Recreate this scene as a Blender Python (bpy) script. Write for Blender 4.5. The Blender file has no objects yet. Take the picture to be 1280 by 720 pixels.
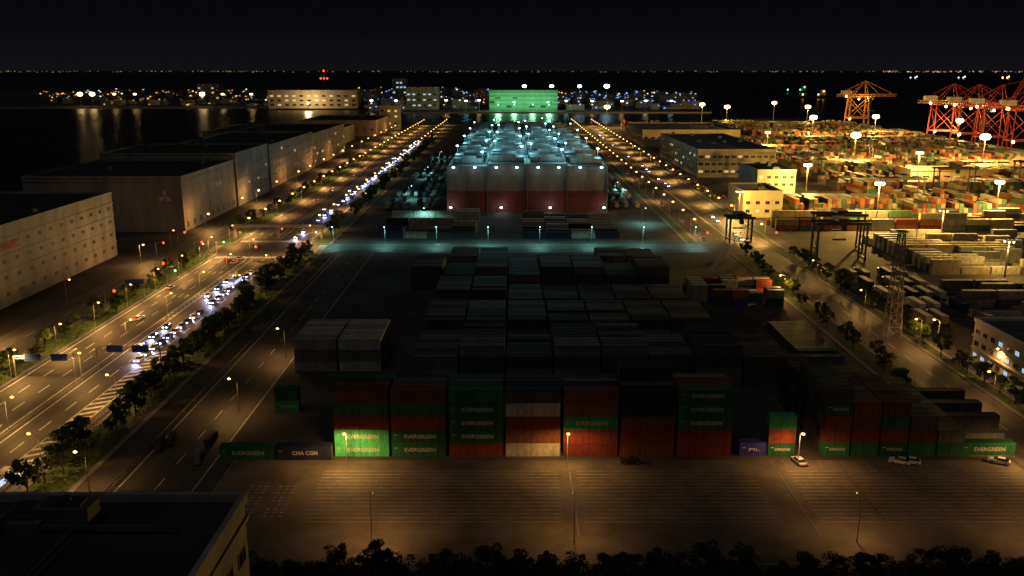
import bpy, math, random
from mathutils import Vector
random.seed(7)
R=random.random; U=random.uniform
sc=bpy.context.scene; COL=sc.collection
H=85.0; F=1108.0; P=math.atan(272/1108)
def G(px,py,z=0.0):  # positions come from image pixel coordinates
    """image pixel cast back through the camera onto the plane at height z"""
    t=(H-z)*F/(math.cos(P)*(py-88))
    return (t*(px-640)/F, t*(math.cos(P)-math.sin(P)*(py-360)/F))

# ---------------------------------------------------------------- materials
def M(name,c,rough=.75,var=.3,scale=.6,metal=0.,bump=0.,rnd=0.,spec=.3,world=False,streak=0):
    m=bpy.data.materials.new(name); m.use_nodes=True; nt=m.node_tree; n=nt.nodes; l=nt.links
    b=n['Principled BSDF']; b.inputs['Roughness'].default_value=rough; b.inputs['Metallic'].default_value=metal
    b.inputs['Specular IOR Level'].default_value=spec
    if world:
        g=n.new('ShaderNodeNewGeometry'); co=g.outputs['Position']
    else:
        g=n.new('ShaderNodeTexCoord'); co=g.outputs['Object']
    if streak:
        mp=n.new('ShaderNodeMapping'); mp.inputs['Scale'].default_value=(1,1,streak) if not world else (1,streak,1); l.new(co,mp.inputs['Vector']); co=mp.outputs['Vector']
    nz=n.new('ShaderNodeTexNoise'); nz.inputs['Scale'].default_value=scale; nz.inputs['Detail'].default_value=7; nz.inputs['Roughness'].default_value=.68
    l.new(co,nz.inputs['Vector'])
    r=n.new('ShaderNodeValToRGB'); r.color_ramp.elements[0].position=.32; r.color_ramp.elements[1].position=.68
    r.color_ramp.elements[0].color=[max(0,x*(1-var)) for x in c]+[1]; r.color_ramp.elements[1].color=[min(1,x*(1+var)) for x in c]+[1]
    l.new(nz.outputs['Fac'],r.inputs['Fac']); out=r.outputs['Color']
    if rnd>0:
        oi=n.new('ShaderNodeObjectInfo'); hs=n.new('ShaderNodeHueSaturation'); mr=n.new('ShaderNodeMapRange')
        mr.inputs['To Min'].default_value=1-rnd; mr.inputs['To Max'].default_value=1+rnd
        l.new(oi.outputs['Random'],mr.inputs['Value']); l.new(mr.outputs['Result'],hs.inputs['Value']); l.new(out,hs.inputs['Color']); out=hs.outputs['Color']
    l.new(out,b.inputs['Base Color'])
    if bump>0:
        n2=n.new('ShaderNodeTexNoise'); n2.inputs['Scale'].default_value=scale*8; l.new(co,n2.inputs['Vector'])
        bp=n.new('ShaderNodeBump'); bp.inputs['Strength'].default_value=bump; bp.inputs['Distance'].default_value=.1
        l.new(n2.outputs['Fac'],bp.inputs['Height']); l.new(bp.outputs['Normal'],b.inputs['Normal'])
    return m
def E(name,c,s,base=(.1,.1,.1)):
    m=bpy.data.materials.new(name); m.use_nodes=True; b=m.node_tree.nodes['Principled BSDF']
    b.inputs['Base Color'].default_value=(*base,1); b.inputs['Emission Color'].default_value=(*c,1); b.inputs['Emission Strength'].default_value=s
    m.cycles.emission_sampling='NONE'; return m

asphalt=M('yard_asphalt',(.055,.052,.05),.85,.55,.05,bump=.3,world=True)
road=M('road_asphalt',(.07,.066,.06),.65,.4,.3,bump=.2,world=True,spec=.4,streak=.12)
apron=M('apron_asphalt',(.1,.086,.07),.8,.55,.07,bump=.3,world=True)
portpave=M('terminal_paving',(.12,.11,.085),.8,.55,.04,bump=.2,world=True)
paving=M('pavement_concrete',(.16,.15,.14),.85,.3,.3,world=True)
paint=M('road_paint',(.65,.65,.6),.7,.4,.8,world=True)
worn=M('worn_paint',(.24,.22,.19),.8,.6,.5,world=True)
grass=M('verge_grass',(.045,.075,.022),.95,.6,.5,bump=.6,world=True)
concrete=M('concrete',(.3,.29,.27),.85,.25,.12,bump=.15)
wallgrey=M('warehouse_panel',(.27,.25,.225),.8,.35,.12,bump=.1,streak=.3)
wallbrown=M('warehouse_brown_panel',(.33,.25,.18),.8,.35,.12,bump=.1,streak=.3)
wallwhite=M('white_panel',(.33,.31,.285),.7,.35,.14,bump=.1,streak=.3)
wallpale=M('office_panel',(.6,.57,.52),.7,.2,.14,bump=.1,streak=.3)
wallcream=M('cream_panel',(.42,.36,.24),.75,.25,.12,bump=.1,streak=.3)
wallred=M('red_steel_panel',(.12,.034,.028),.65,.4,.2,bump=.2,streak=.3)
walltop=M('pale_steel_panel',(.15,.135,.125),.7,.4,.2,bump=.2,streak=.3)
cabinpaint=M('rooftop_panel',(.24,.25,.245),.6,.35,.2,bump=.2,streak=.3)
roofdark=M('roof_membrane',(.035,.033,.031),.9,.4,.1)
roofgrey=M('roof_sheet',(.1,.11,.11),.7,.4,.15)
glass=M('dark_glass',(.02,.024,.03),.15,.2,.3,spec=.6)
shutter=M('grey_shutter',(.09,.085,.08),.7,.3,.4)
steel=M('galvanised_steel',(.3,.3,.3),.5,.25,.6,metal=.5)
pylonpaint=M('pylon_grey_paint',(.22,.2,.18),.7,.25,.6)
darksteel=M('dark_steel',(.05,.05,.055),.6,.3,.6,metal=.3)
cranered=M('crane_red_paint',(.34,.04,.024),.65,.45,.3)
craneorange=M('crane_orange_paint',(.45,.18,.04),.6,.35,.3)
cranewhite=M('crane_white_paint',(.45,.41,.34),.6,.3,.3)
rubber=M('tyre_rubber',(.02,.02,.02),.9,.2,3)
bark=M('bark',(.07,.05,.035),.9,.4,3,bump=.4)
leafA=M('leaf_light',(.09,.14,.03),.8,.5,1.5,rnd=.25)
leafB=M('leaf_dark',(.035,.065,.018),.85,.5,1.5,rnd=.25)
leafD=M('leaf_silhouette_dark',(.018,.027,.012),.9,.5,1.5,rnd=.25)  # near-black leaves, the unlit night silhouette put into their colour
letter=M('white_lettering',(.5,.5,.46),.7,.3,1)
redletter=M('red_lettering',(.62,.05,.035),.6,.1,1)
signblue=M('sign_blue',(.03,.1,.35),.5,.1,1)

e_sod=E('sodium_lamp_glass',(1,.5,.13),6)
e_sodbig=E('sodium_flood_glass',(1,.66,.24),12)
e_white=E('white_lamp_glass',(.5,.95,1),7)
e_blue=E('metal_halide_glass',(.3,.85,1),9)
e_bluebig=E('halide_flood_glass',(.5,.78,1),14)
e_green=E('green_lamp_glass',(.2,1,.35),3)
e_red=E('red_lamp_glass',(1,.04,.02),6)
e_tail=E('tail_lamp_glass',(1,.03,.01),4)
e_head=E('head_lamp_glass',(.62,.7,1),16)
e_win=E('lit_window_white',(.55,.8,1),.7,(.3,.3,.3))
e_winw=E('lit_window_warm',(1,.65,.3),.6,(.3,.3,.3))
e_bus=E('bus_trail_glow',(.5,.58,1),1.3)  # glow in the bus panes imitates a light trail
e_shoreo=E('shore_light_orange',(1,.5,.15),1.8)
e_shorew=E('shore_light_white',(.85,.9,1),1.6)
e_shoreb=E('shore_light_blue',(.15,.35,1),2.2)
e_cityo=E('city_light_orange',(1,.5,.16),.55)
e_cityd=E('city_light_dim',(1,.5,.2),.2)
e_cityw=E('city_light_white',(1,.85,.6),.9)
e_greenwall=E('green_wall_glow',(.12,.75,.25),.3)  # emission imitates green light falling on the far building's wall

# ---------------------------------------------------------------- mesh builder
class MB:
    def __init__(s): s.v=[];s.f=[];s.m=[]
    def box(s,x0,x1,y0,y1,z0,z1,mi=0):
        b=len(s.v); s.v+=[(x0,y0,z0),(x1,y0,z0),(x1,y1,z0),(x0,y1,z0),(x0,y0,z1),(x1,y0,z1),(x1,y1,z1),(x0,y1,z1)]
        s.f+=[(b,b+3,b+2,b+1),(b+4,b+5,b+6,b+7),(b,b+1,b+5,b+4),(b+1,b+2,b+6,b+5),(b+2,b+3,b+7,b+6),(b+3,b,b+4,b+7)]; s.m+=[mi]*6; return s
    def poly(s,pts,mi=0):
        b=len(s.v); s.v+=[tuple(p) for p in pts]; s.f.append(tuple(range(b,b+len(pts)))); s.m.append(mi); return s
    def rect(s,x0,x1,y0,y1,z,mi=0): return s.poly([(x0,y0,z),(x1,y0,z),(x1,y1,z),(x0,y1,z)],mi)
    def cyl(s,p0,p1,r0,r1=None,n=8,mi=0,cap=True):
        r1=r0 if r1 is None else r1; p0=Vector(p0);p1=Vector(p1); d=(p1-p0).normalized()
        a=d.orthogonal().normalized(); c=d.cross(a); b=len(s.v)
        for p,r in((p0,r0),(p1,r1)):
            for i in range(n):
                t=2*math.pi*i/n; s.v.append(tuple(p+a*(r*math.cos(t))+c*(r*math.sin(t))))
        for i in range(n):
            j=(i+1)%n; s.f.append((b+i,b+j,b+n+j,b+n+i)); s.m.append(mi)
        if cap: s.f.append(tuple(b+n-1-i for i in range(n))); s.f.append(tuple(b+n+i for i in range(n))); s.m+=[mi,mi]
        return s
    def ball(s,c,r,mi=0,n=8,k=5,sz=1.):
        b=len(s.v)
        for i in range(1,k):
            ph=math.pi*i/k
            for j in range(n):
                t=2*math.pi*j/n; s.v.append((c[0]+r*math.sin(ph)*math.cos(t),c[1]+r*math.sin(ph)*math.sin(t),c[2]+r*sz*math.cos(ph)))
        s.v.append((c[0],c[1],c[2]+r*sz)); s.v.append((c[0],c[1],c[2]-r*sz)); T=len(s.v)-2
        for i in range(k-2):
            for j in range(n):
                q=(j+1)%n; s.f.append((b+i*n+j,b+(i+1)*n+j,b+(i+1)*n+q,b+i*n+q)); s.m.append(mi)
        for j in range(n):
            q=(j+1)%n; s.f.append((T,b+j,b+q)); s.f.append((T+1,b+(k-2)*n+q,b+(k-2)*n+j)); s.m+=[mi,mi]
        return s
    def prism(s,prof,x0,x1,mi=0):
        b=len(s.v); n=len(prof)
        s.v+=[(x0,y,z) for y,z in prof]+[(x1,y,z) for y,z in prof]
        for i in range(n):
            j=(i+1)%n; s.f.append((b+i,b+j,b+n+j,b+n+i)); s.m.append(mi)
        s.f.append(tuple(b+n-1-i for i in range(n))); s.f.append(tuple(b+n+i for i in range(n))); s.m+=[mi,mi]; return s
    def add(s,o,off=(0,0,0),mmap=None):
        b=len(s.v); s.v+=[(x+off[0],y+off[1],z+off[2]) for x,y,z in o.v]; s.f+=[tuple(i+b for i in f) for f in o.f]
        s.m+=[(mmap[i] if mmap else i) for i in o.m]; return s
    def mesh(s,name,mats):
        me=bpy.data.meshes.new(name); me.from_pydata(s.v,[],s.f)
        for m in mats: me.materials.append(m)
        me.polygons.foreach_set('material_index',s.m); me.update(); return me

def obj(name,data,loc=(0,0,0),rot=(0,0,0),parent=None,scale=1):
    o=bpy.data.objects.new(name,data); COL.objects.link(o); o.location=loc; o.rotation_euler=rot
    if parent: o.parent=parent
    if scale!=1: o.scale=(scale,)*3 if not hasattr(scale,'__len__') else scale
    return o
def thing(name,label,cat,loc=(0,0,0),rz=0,data=None,parts=(),group=None,scale=1,kind=None):
    o=obj(name,data,loc,(0,0,rz),None,scale)
    if kind=='structure': o['kind']=kind
    else:
        o['label']=label; o['category']=cat
        if kind: o['kind']=kind
    if group: o['group']=group
    for p in parts:
        c=obj(p[0],p[1],p[2] if len(p)>2 else (0,0,0),p[3] if len(p)>3 else (0,0,0),o)
    return o
_L={}
def L(key,energy,color,radius=.3,spot=None):
    k=(key,energy,color,radius,spot)
    if k not in _L:
        d=bpy.data.lights.new(key,'SPOT' if spot else 'POINT'); d.energy=energy; d.color=color; d.shadow_soft_size=radius
        if spot: d.spot_size=math.radians(spot); d.spot_blend=.6
        _L[k]=d
    return _L[k]
def textmb(s,w,h,cx=0,cz=0,y=0,mi=1,flip=False):
    cu=bpy.data.curves.new('t','FONT'); cu.body=s; cu.align_x='CENTER'; cu.align_y='CENTER'; cu.offset=.025; cu.resolution_u=2
    o=bpy.data.objects.new('t',cu); COL.objects.link(o); bpy.context.view_layer.update()
    dg=bpy.context.evaluated_depsgraph_get(); me=bpy.data.meshes.new_from_object(o.evaluated_get(dg))
    xs=[v.co.x for v in me.vertices]; ys=[v.co.y for v in me.vertices]
    mb=MB()
    if xs:
        ax,bx,ay,by=min(xs),max(xs),min(ys),max(ys)
        for v in me.vertices:
            X=((v.co.x-ax)/(bx-ax)-.5)*w; Z=((v.co.y-ay)/(by-ay)-.5)*h
            mb.v.append((cx+(-X if flip else X),y,cz+Z))
        for p in me.polygons: mb.f.append(tuple(p.vertices)); mb.m.append(mi)
    bpy.data.objects.remove(o); bpy.data.curves.remove(cu); bpy.data.meshes.remove(me); return mb

# ---------------------------------------------------------------- world and camera
w=bpy.data.worlds.new('World'); sc.world=w; w.use_nodes=True; nt=w.node_tree; n=nt.nodes; l=nt.links
bg=n['Background']; sky=n.new('ShaderNodeTexSky'); sky.sky_type='NISHITA'; sky.sun_disc=False; sky.sun_elevation=math.radians(-6); sky.sun_rotation=math.radians(200)
tc=n.new('ShaderNodeTexCoord'); sp=n.new('ShaderNodeSeparateXYZ'); rp=n.new('ShaderNodeValToRGB')
l.new(tc.outputs['Generated'],sp.inputs[0]); l.new(sp.outputs['Z'],rp.inputs['Fac'])
e=rp.color_ramp.elements; e[0].position=0; e[0].color=(.0056,.0051,.006,1); e[1].position=.35; e[1].color=(.001,.0013,.002,1)
q=e.new(.045); q.color=(.0026,.0026,.0035,1)
mx=n.new('ShaderNodeMixRGB'); mx.blend_type='ADD'; mx.inputs['Fac'].default_value=.01
l.new(rp.outputs['Color'],mx.inputs['Color1']); l.new(sky.outputs['Color'],mx.inputs['Color2']); l.new(mx.outputs['Color'],bg.inputs['Color']); bg.inputs['Strength'].default_value=1
cam=bpy.data.cameras.new('camera'); cam.sensor_width=36; cam.lens=36*F/1280; cam.clip_start=1; cam.clip_end=200000
co=obj('camera',cam,(0,0,H),(math.pi/2-P,0,0)); sc.camera=co
sc.view_settings.view_transform='Standard'; sc.view_settings.look='None'; sc.view_settings.exposure=0
sun=bpy.data.lights.new('night_fill','SUN'); sun.energy=.11; sun.angle=math.radians(20); sun.color=(1,.97,.94)  # dim fill added from above to lift the dark yard and container tops
obj('night_fill_light',sun,(0,0,300),(math.radians(28),0,math.radians(-25)))

# ---------------------------------------------------------------- ground, water, land
wm=bpy.data.materials.new('bay_water'); wm.use_nodes=True; b=wm.node_tree.nodes['Principled BSDF']
b.inputs['Base Color'].default_value=(.004,.006,.008,1); b.inputs['Roughness'].default_value=.32
g=wm.node_tree.nodes.new('ShaderNodeNewGeometry'); nz=wm.node_tree.nodes.new('ShaderNodeTexNoise'); nz.inputs['Scale'].default_value=.12; nz.inputs['Detail'].default_value=4
bp=wm.node_tree.nodes.new('ShaderNodeBump'); bp.inputs['Strength'].default_value=.8; bp.inputs['Distance'].default_value=1.2
wm.node_tree.links.new(g.outputs['Position'],nz.inputs['Vector']); wm.node_tree.links.new(nz.outputs['Fac'],bp.inputs['Height']); wm.node_tree.links.new(bp.outputs['Normal'],b.inputs['Normal'])
def ST(name,mb,mats): return thing(name,'','',data=mb.mesh(name,mats),kind='structure')
ST('water',MB().rect(-90000,90000,-3000,120000,-3),[wm])
def land(name,pts,z=0):
    m=MB(); m.poly([(x,y,z) for x,y in pts]); k=len(pts)
    for i in range(k):
        a=pts[i]; c=pts[(i+1)%k]; m.poly([(a[0],a[1],-4),(c[0],c[1],-4),(c[0],c[1],z),(a[0],a[1],z)],1)
    return ST(name,m,[asphalt,concrete])
land('ground',[(-360,-300),(565,-300),(565,1480),(-310,1480),(-310,1050),(-360,900)])
land('far_land',[(-1250,2150),(-300,2150),(-280,1900),(420,1900),(520,2500),(900,4200),(-2300,4200),(-1700,2600)])
land('far_shore',[(-26000,42000),(28000,40000),(28000,52000),(-26000,52000)])

rd=MB()
rd.rect(-140,-103,100,1470,.02); rd.rect(-168,-152,100,1470,.02); rd.rect(-83,-66,120,420,.02)
rd.rect(95,128,440,1470,.02)
rd.rect(113,128,100,440,.02)
rd.rect(-300,-168,416,438,.02); rd.rect(-152,-140,416,438,.02); rd.rect(-103,95,418,438,.02)
ST('road',rd,[road])
ap=MB(); ap.rect(-62,112,141,184,.03); ST('apron',ap,[apron])
ST('terminal_paving',MB().rect(162,563,506,1478,.025),[portpave])
pv=MB()
for x0,x1,y0,y1 in [(-151.7,-140.3,100,415.5),(-151.7,-140.3,438.5,1470),(-102.7,-91,100,417.5),(-102.7,-91,438.5,1470),(128.3,134,100,1470),(88,94.7,440,1470),(104,112.7,186,415)]:
    pv.box(x0,x1,y0,y1,0,.13,0)
    pv.rect(x0+1.3,x1-1.3,y0+1,y1-1,.15,1)
ST('pavement',pv,[paving,grass])
mk=MB()
def dash(x,y0,y1,on=6,off=7,w=.18,z=.045):
    y=y0
    while y<y1: mk.rect(x-w/2,x+w/2,y,min(y+on,y1),z); y+=on+off
for (a,b) in [(110,402),(452,1460)]:
    for x in (-139.3,-123.2,-120.2,-103.7): mk.rect(x-.16,x+.16,a,b,.045)
    for x in (-134,-128.6,-114.9): dash(x,a,b,w=.32)
    dash(-109.4,270 if a<200 else a,b,w=.32)
    dash(-160,a,b)
mk.rect(-110.9,-110.6,140,268,.045); mk.rect(-106.2,-105.9,140,268,.045)
y=142
while y<264:
    mk.poly([(-110.5,y,.05),(-106.3,y+2.4,.05),(-106.3,y+3.7,.05),(-110.5,y+1.3,.05)]); y+=3.6
y=300
while y<400: mk.poly([(-123,y,.05),(-120.4,y+1.2,.05),(-120.4,y+1.9,.05),(-123,y+.7,.05)]); y+=4
for yy in (404,444):
    x=-138.6
    while x<-104: mk.rect(x,x+.5,yy,yy+4.2,.047); x+=1.1
for xx in (-148,-96):
    y=419
    while y<436: mk.rect(xx,xx+4,y,y+.5,.047); y+=1.1
for x in (98,106,120): dash(x,450,1460)
mk.rect(111.8,112.1,441,1460,.045); mk.rect(112.5,112.8,441,1460,.045)
dash(-74.5,130,410); mk.rect(-82.6,-82.4,120,415,.045); mk.rect(-66.6,-66.4,120,415,.045)
for x in range(-95,90,13): mk.rect(x,x+6,427.9,428.1,.045)
mk.rect(-90,92,418.7,418.9,.045); mk.rect(-90,92,437.2,437.4,.045)
dash(120.5,110,430)
def arrow(x,y):
    mk.rect(x-.12,x+.12,y,y+3,.05); mk.poly([(x-.5,y+3,.05),(x+.5,y+3,.05),(x,y+5,.05)])
for yy in (200,262,330,372):
    for x in (-137,-131,-126): arrow(x,yy)
ST('road_markings',mk,[paint])
mk=MB()
def bays(x0,cols,y0,rows,pitch,ln,gap):
    for c in range(cols):
        xa=x0+c*(ln+gap)
        for r in range(rows+1): mk.rect(xa,xa+ln,y0+r*pitch-.11,y0+r*pitch+.11,.055)
bays(-41,4,156,14,1.6,12.6,.2)
bays(14,3,156,14,1.6,12.6,.2)
bays(60,4,156,14,1.6,12.2,.6)
for i in range(16): mk.rect(58+i*2.6,58.12+i*2.6,180,183.8,.055)
for i in range(21):
    if i%7!=3:
        for r in range(3): mk.rect(-55+(i%7)*1.5,-54.2+(i%7)*1.5,158+r*5+(i//7)*1.4,158.5+r*5+(i//7)*1.4,.055)
for r in range(7):
    mk.rect(150,205,300+r*12,300.3+r*12,.03)
for r in range(24): mk.rect(150+r*3,150.2+r*3,345,357,.03)
ST('bay_markings',mk,[worn])
kb=MB()
for x0,x1,y0,y1 in [(-62.3,-62,141,184),(-62,112,140.6,140.9),(12.4,12.7,150,178),(57.6,57.9,150,178)]: kb.box(x0,x1,y0,y1,0,.14)
kb.box(-122,-121.4,100,402,0,.2); kb.box(-122,-121.4,452,1460,0,.2)
ST('kerb',kb,[paving])

# ---------------------------------------------------------------- containers
CL,CW,CH=12.19,2.44,3.22
cc={'G':(.018,.105,.048),'L':(.05,.34,.13),'R':(.17,.035,.022),'B':(.13,.05,.028),'N':(.012,.018,.05),'U':(.05,.05,.36),'W':(.36,.35,.31),'P':(.3,.29,.24),'O':(.42,.1,.022),'S':(.13,.13,.13),'D':(.055,.055,.056),
    'a':(.2,.16,.1),'b':(.1,.045,.025),'c':(.04,.085,.035),'d':(.34,.28,.18),'e':(.035,.045,.07),'f':(.26,.1,.03)}
cname={'G':'dark green','L':'bright green','R':'rust red','B':'brown red','N':'navy blue','U':'violet blue','W':'off-white','P':'cream','O':'orange','S':'slate grey','D':'dark grey','a':'tan','b':'dull brown','c':'dull green','d':'sand','e':'dull blue','f':'dull orange'}
cm={k:M('container_paint_'+cname[k].replace(' ','_').replace('-','_'),v,.65,.45,.8,bump=.08,rnd=.3,streak=.4) for k,v in cc.items()}
_txt={}
def contmesh(k,text,ln):
    key=(k,text,ln)
    if key in _txt: return _txt[key]
    m=MB(); x0,x1=-ln/2,ln/2; y0,y1=-CW/2,CW/2; h=CH-.03
    for xx in (x0,x1-.16):
        for yy in (y0,y1-.16): m.box(xx,xx+.16,yy,yy+.16,0,h)
    for yy in (y0,y1-.1):
        m.box(x0+.16,x1-.16,yy,yy+.1,0,.17); m.box(x0+.16,x1-.16,yy,yy+.1,h-.12,h)
    m.box(x0,x0+.08,y0+.16,y1-.16,0,h); m.box(x1-.08,x1,y0+.16,y1-.16,.0,h)
    m.rect(x0+.05,x1-.05,y0+.1,y1-.1,h-.05)
    x=x0+.5
    while x<x1-.6: m.box(x,x+.12,y0+.12,y1-.12,h-.049,h-.015); x+=.55
    for sgn in (-1,1):
        px=x0+.16; n=int((ln-.32)/.56); st=(ln-.32)/n; pts=[]
        for i in range(n):
            a=px+i*st; pts+=[(a,.03),(a+st*.3,.03),(a+st*.5,.09),(a+st*.8,.09)]
        pts.append((x1-.16,.03))
        for i in range(len(pts)-1):
            a,b2=pts[i],pts[i+1]; ya=sgn*(CW/2-a[1]); yb=sgn*(CW/2-b2[1])
            q=[(a[0],ya,.17),(b2[0],yb,.17),(b2[0],yb,h-.12),(a[0],ya,h-.12)]
            m.poly(q if sgn<0 else q[::-1])
    if text:
        wd=min(ln*.58,len(text)*.82); ht=.95 if ln>8 else .66
        m.add(textmb(text,wd,ht,.3,CH*.5,y0-.005)); m.add(textmb(text,wd,ht,-.3,CH*.5,y1+.005,flip=True))
        m.box(x0+.6,x0+1.3,y0-.004,y0+.0,CH*.6,CH*.66,1)
    me=m.mesh('container_'+cname[k].replace(' ','_').replace('-','_'),[cm[k],letter]); _txt[key]=me; return me
doors={}
def doormesh(k):
    if k in doors: return doors[k]
    m=MB()
    for s in (-1,1):
        a,b2=(-1.05,-.02) if s<0 else (.02,1.05)
        m.box(0,.04,a,b2,.2,CH-.2)
        for q in (.3,.72):
            yy=a+(b2-a)*q; m.cyl((.08,yy,.15),(.08,yy,CH-.15),.025,n=6,mi=1)
        m.box(.04,.1,a+.25,a+.6,1.1,1.2,1)
    doors[k]=m.mesh('container_door',[cm[k],steel]); return doors[k]
cont=[]
TX={'E':'EVERGREEN','C':'CMA CGM','K':'K LINE','P':'PIL'}
def stack(x,y,tiers,ln=CL,front=False,g='containers stacked in the yard'):
    for i,t in enumerate(tiers):
        txt=TX[t[1]] if len(t)>1 else ''
        top=(i==len(tiers)-1)
        cont.append([x,y,i*CH,ln,t[0],txt,top or front,g,len(tiers)])
y0=187.3
cols=[['LE','LE','R','G','B'],['GE','GE','R','G','B'],['R','GE','GE','GE','G'],['P','B','R','W','D'],['R','R','LE','B','B'],['B','R','B','N','N'],['R','R','GE','GE','GE']]
for k,c in enumerate(cols): stack(-33.9+12.9*k+U(-.12,.12),y0,c,front=True)
stack(-59.5,185.5,['GE'],front=True); stack(-46.8,185.5,['NC'],front=True)
stack(54.6,187.5,['UP'],6.06,True); stack(61,187.5,['GE','R','L'],6.06,True)
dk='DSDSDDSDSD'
def rt(n,p): return [random.choice(p) for _ in range(n)]
for k in range(7):
    for r in range(1,6):
        nn=5 if r<4 else 4
        if k in(5,) and r in (2,3): nn=6
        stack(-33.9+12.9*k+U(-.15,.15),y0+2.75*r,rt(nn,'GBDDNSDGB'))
for k,c in enumerate([['GE','B','R','GE','D'],['G','R','B','B'],['GE','R','G','B'],['G','B','D'],['G','S']]): stack(73.4+6.5*k,187.6,c,6.06,True)
stack(108,187.6,['GE'],front=True)
for r in range(1,13):
    for k in range(5): stack(73.4+6.5*k,187.6+2.75*r,rt([5,4,4,3,2][k]-(1 if r>6 and k<4 else 0),'GDDSNBD'),6.06)
    if r>1: stack(108.4,187.6+2.75*r,random.choice([['S'],['G'],['P'],['S','D']]))
stack(-57.5,214,['LE','G'],6.06,True)
for r in range(8):
    for k in range(2): stack(-57+12.9*k,246+2.75*r,['P','S','W'],front=(r==0))
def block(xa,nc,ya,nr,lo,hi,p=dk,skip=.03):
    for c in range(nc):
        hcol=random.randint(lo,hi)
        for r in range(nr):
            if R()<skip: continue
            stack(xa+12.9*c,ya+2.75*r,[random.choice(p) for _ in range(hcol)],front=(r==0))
X0=-33.9+12.9
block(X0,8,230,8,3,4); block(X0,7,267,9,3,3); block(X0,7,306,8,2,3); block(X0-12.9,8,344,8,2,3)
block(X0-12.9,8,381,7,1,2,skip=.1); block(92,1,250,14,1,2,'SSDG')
for r in range(7):
    for k in range(5): 
        if R()<.75: stack(71+6.6*k,318+4*r,rt(random.randint(1,2),'RWUOWGR'),6.06,True)
for r in range(8):
    for c in range(4):
        if R()<.9: stack(-63+12.6*c,456+8.5*r,[random.choice('SWPND')]*random.choice([1,1,1,2]),front=True)
        if R()<.9: stack(12+12.6*c,456+8.5*r,[random.choice('SWPND')]*random.choice([1,1,1,2]),front=True)
for rr in range(3):
    for c in range(14): stack(150+13*c,478+rr*9,[random.choice(['S','f','RK','e','d','c','a']) for _ in range(random.randint(1,3))],front=True)
for r in range(14):
    for c in range(6):
        if R()<.88: stack(186+12.9*c,372+5.6*r,[random.choice('dWPSWS') for _ in range(random.randint(1,2))],front=True)
for r in range(7):
    for c in range(4):
        if R()<.9: stack(172+12.9*c,300+5.6*r,[random.choice('SSWDP') for _ in range(random.randint(1,2))],front=True)
vis=[c for c in cont if c[6]]; hid=[c for c in cont if not c[6]]
vis.sort(key=lambda c:math.hypot(c[0],c[1])); ind=vis[:300]; rest=vis[300:]+hid
keys=list(cc); bulk=MB()
for i,c in enumerate(ind):
    x,y,z,ln,k,txt,_,g,nt_=c
    where=('stacked %d high'%nt_ if nt_>1 else 'standing on the asphalt')
    lab='%s %s-foot container%s %s'%(cname[k],'forty' if ln>8 else 'twenty',' with white lettering' if txt else '',where)
    thing('shipping_container',lab,'container',(x,y,z),0,contmesh(k,txt,ln),parts=([('door',doormesh(k),(ln/2+.002,0,0))] if i<90 else []),group=g)
for c in rest:
    x,y,z,ln,k=c[:5]; bulk.box(x-ln/2,x+ln/2,y-CW/2,y+CW/2,z,z+CH-.06,keys.index(k))
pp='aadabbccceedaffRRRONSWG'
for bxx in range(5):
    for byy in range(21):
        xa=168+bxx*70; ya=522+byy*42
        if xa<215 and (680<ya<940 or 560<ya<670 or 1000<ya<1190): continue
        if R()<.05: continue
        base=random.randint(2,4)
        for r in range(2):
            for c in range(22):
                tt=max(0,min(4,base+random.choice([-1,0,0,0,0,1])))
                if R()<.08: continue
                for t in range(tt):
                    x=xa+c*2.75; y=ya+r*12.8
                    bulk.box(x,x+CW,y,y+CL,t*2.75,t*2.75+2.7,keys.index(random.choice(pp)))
thing('container_stacks','many coloured shipping containers stacked in long yard rows','containers',data=bulk.mesh('container_stacks',[cm[k] for k in keys]),kind='stuff')

# ---------------------------------------------------------------- buildings
_wm={}
def winmesh(ww,wh,mat,face):
    k=(ww,wh,mat.name,face)
    if k in _wm: return _wm[k]
    m=MB(); t=.12
    if face=='s':
        m.box(-ww/2,ww/2,-.03,.0,0,wh,0)
        for a in ((-ww/2-t,ww/2+t,-t,0),(-ww/2-t,ww/2+t,wh,wh+t),(-ww/2-t,-ww/2,0,wh),(ww/2,ww/2+t,0,wh),(-.04,.04,0,wh)): m.box(a[0],a[1],-.09,-.0,a[2],a[3],1)
    else:
        s=1 if face=='e' else -1; q=sorted((0,.03*s)); q2=sorted((0,.09*s))
        m.box(q[0],q[1],-ww/2,ww/2,0,wh,0)
        for a in ((-ww/2-t,ww/2+t,-t,0),(-ww/2-t,ww/2+t,wh,wh+t),(-ww/2-t,-ww/2,0,wh),(ww/2,ww/2+t,0,wh),(-.04,.04,0,wh)): m.box(q2[0],q2[1],a[0],a[1],a[2],a[3],1)
    _wm[k]=m.mesh('window',[mat,steel]); return _wm[k]
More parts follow.
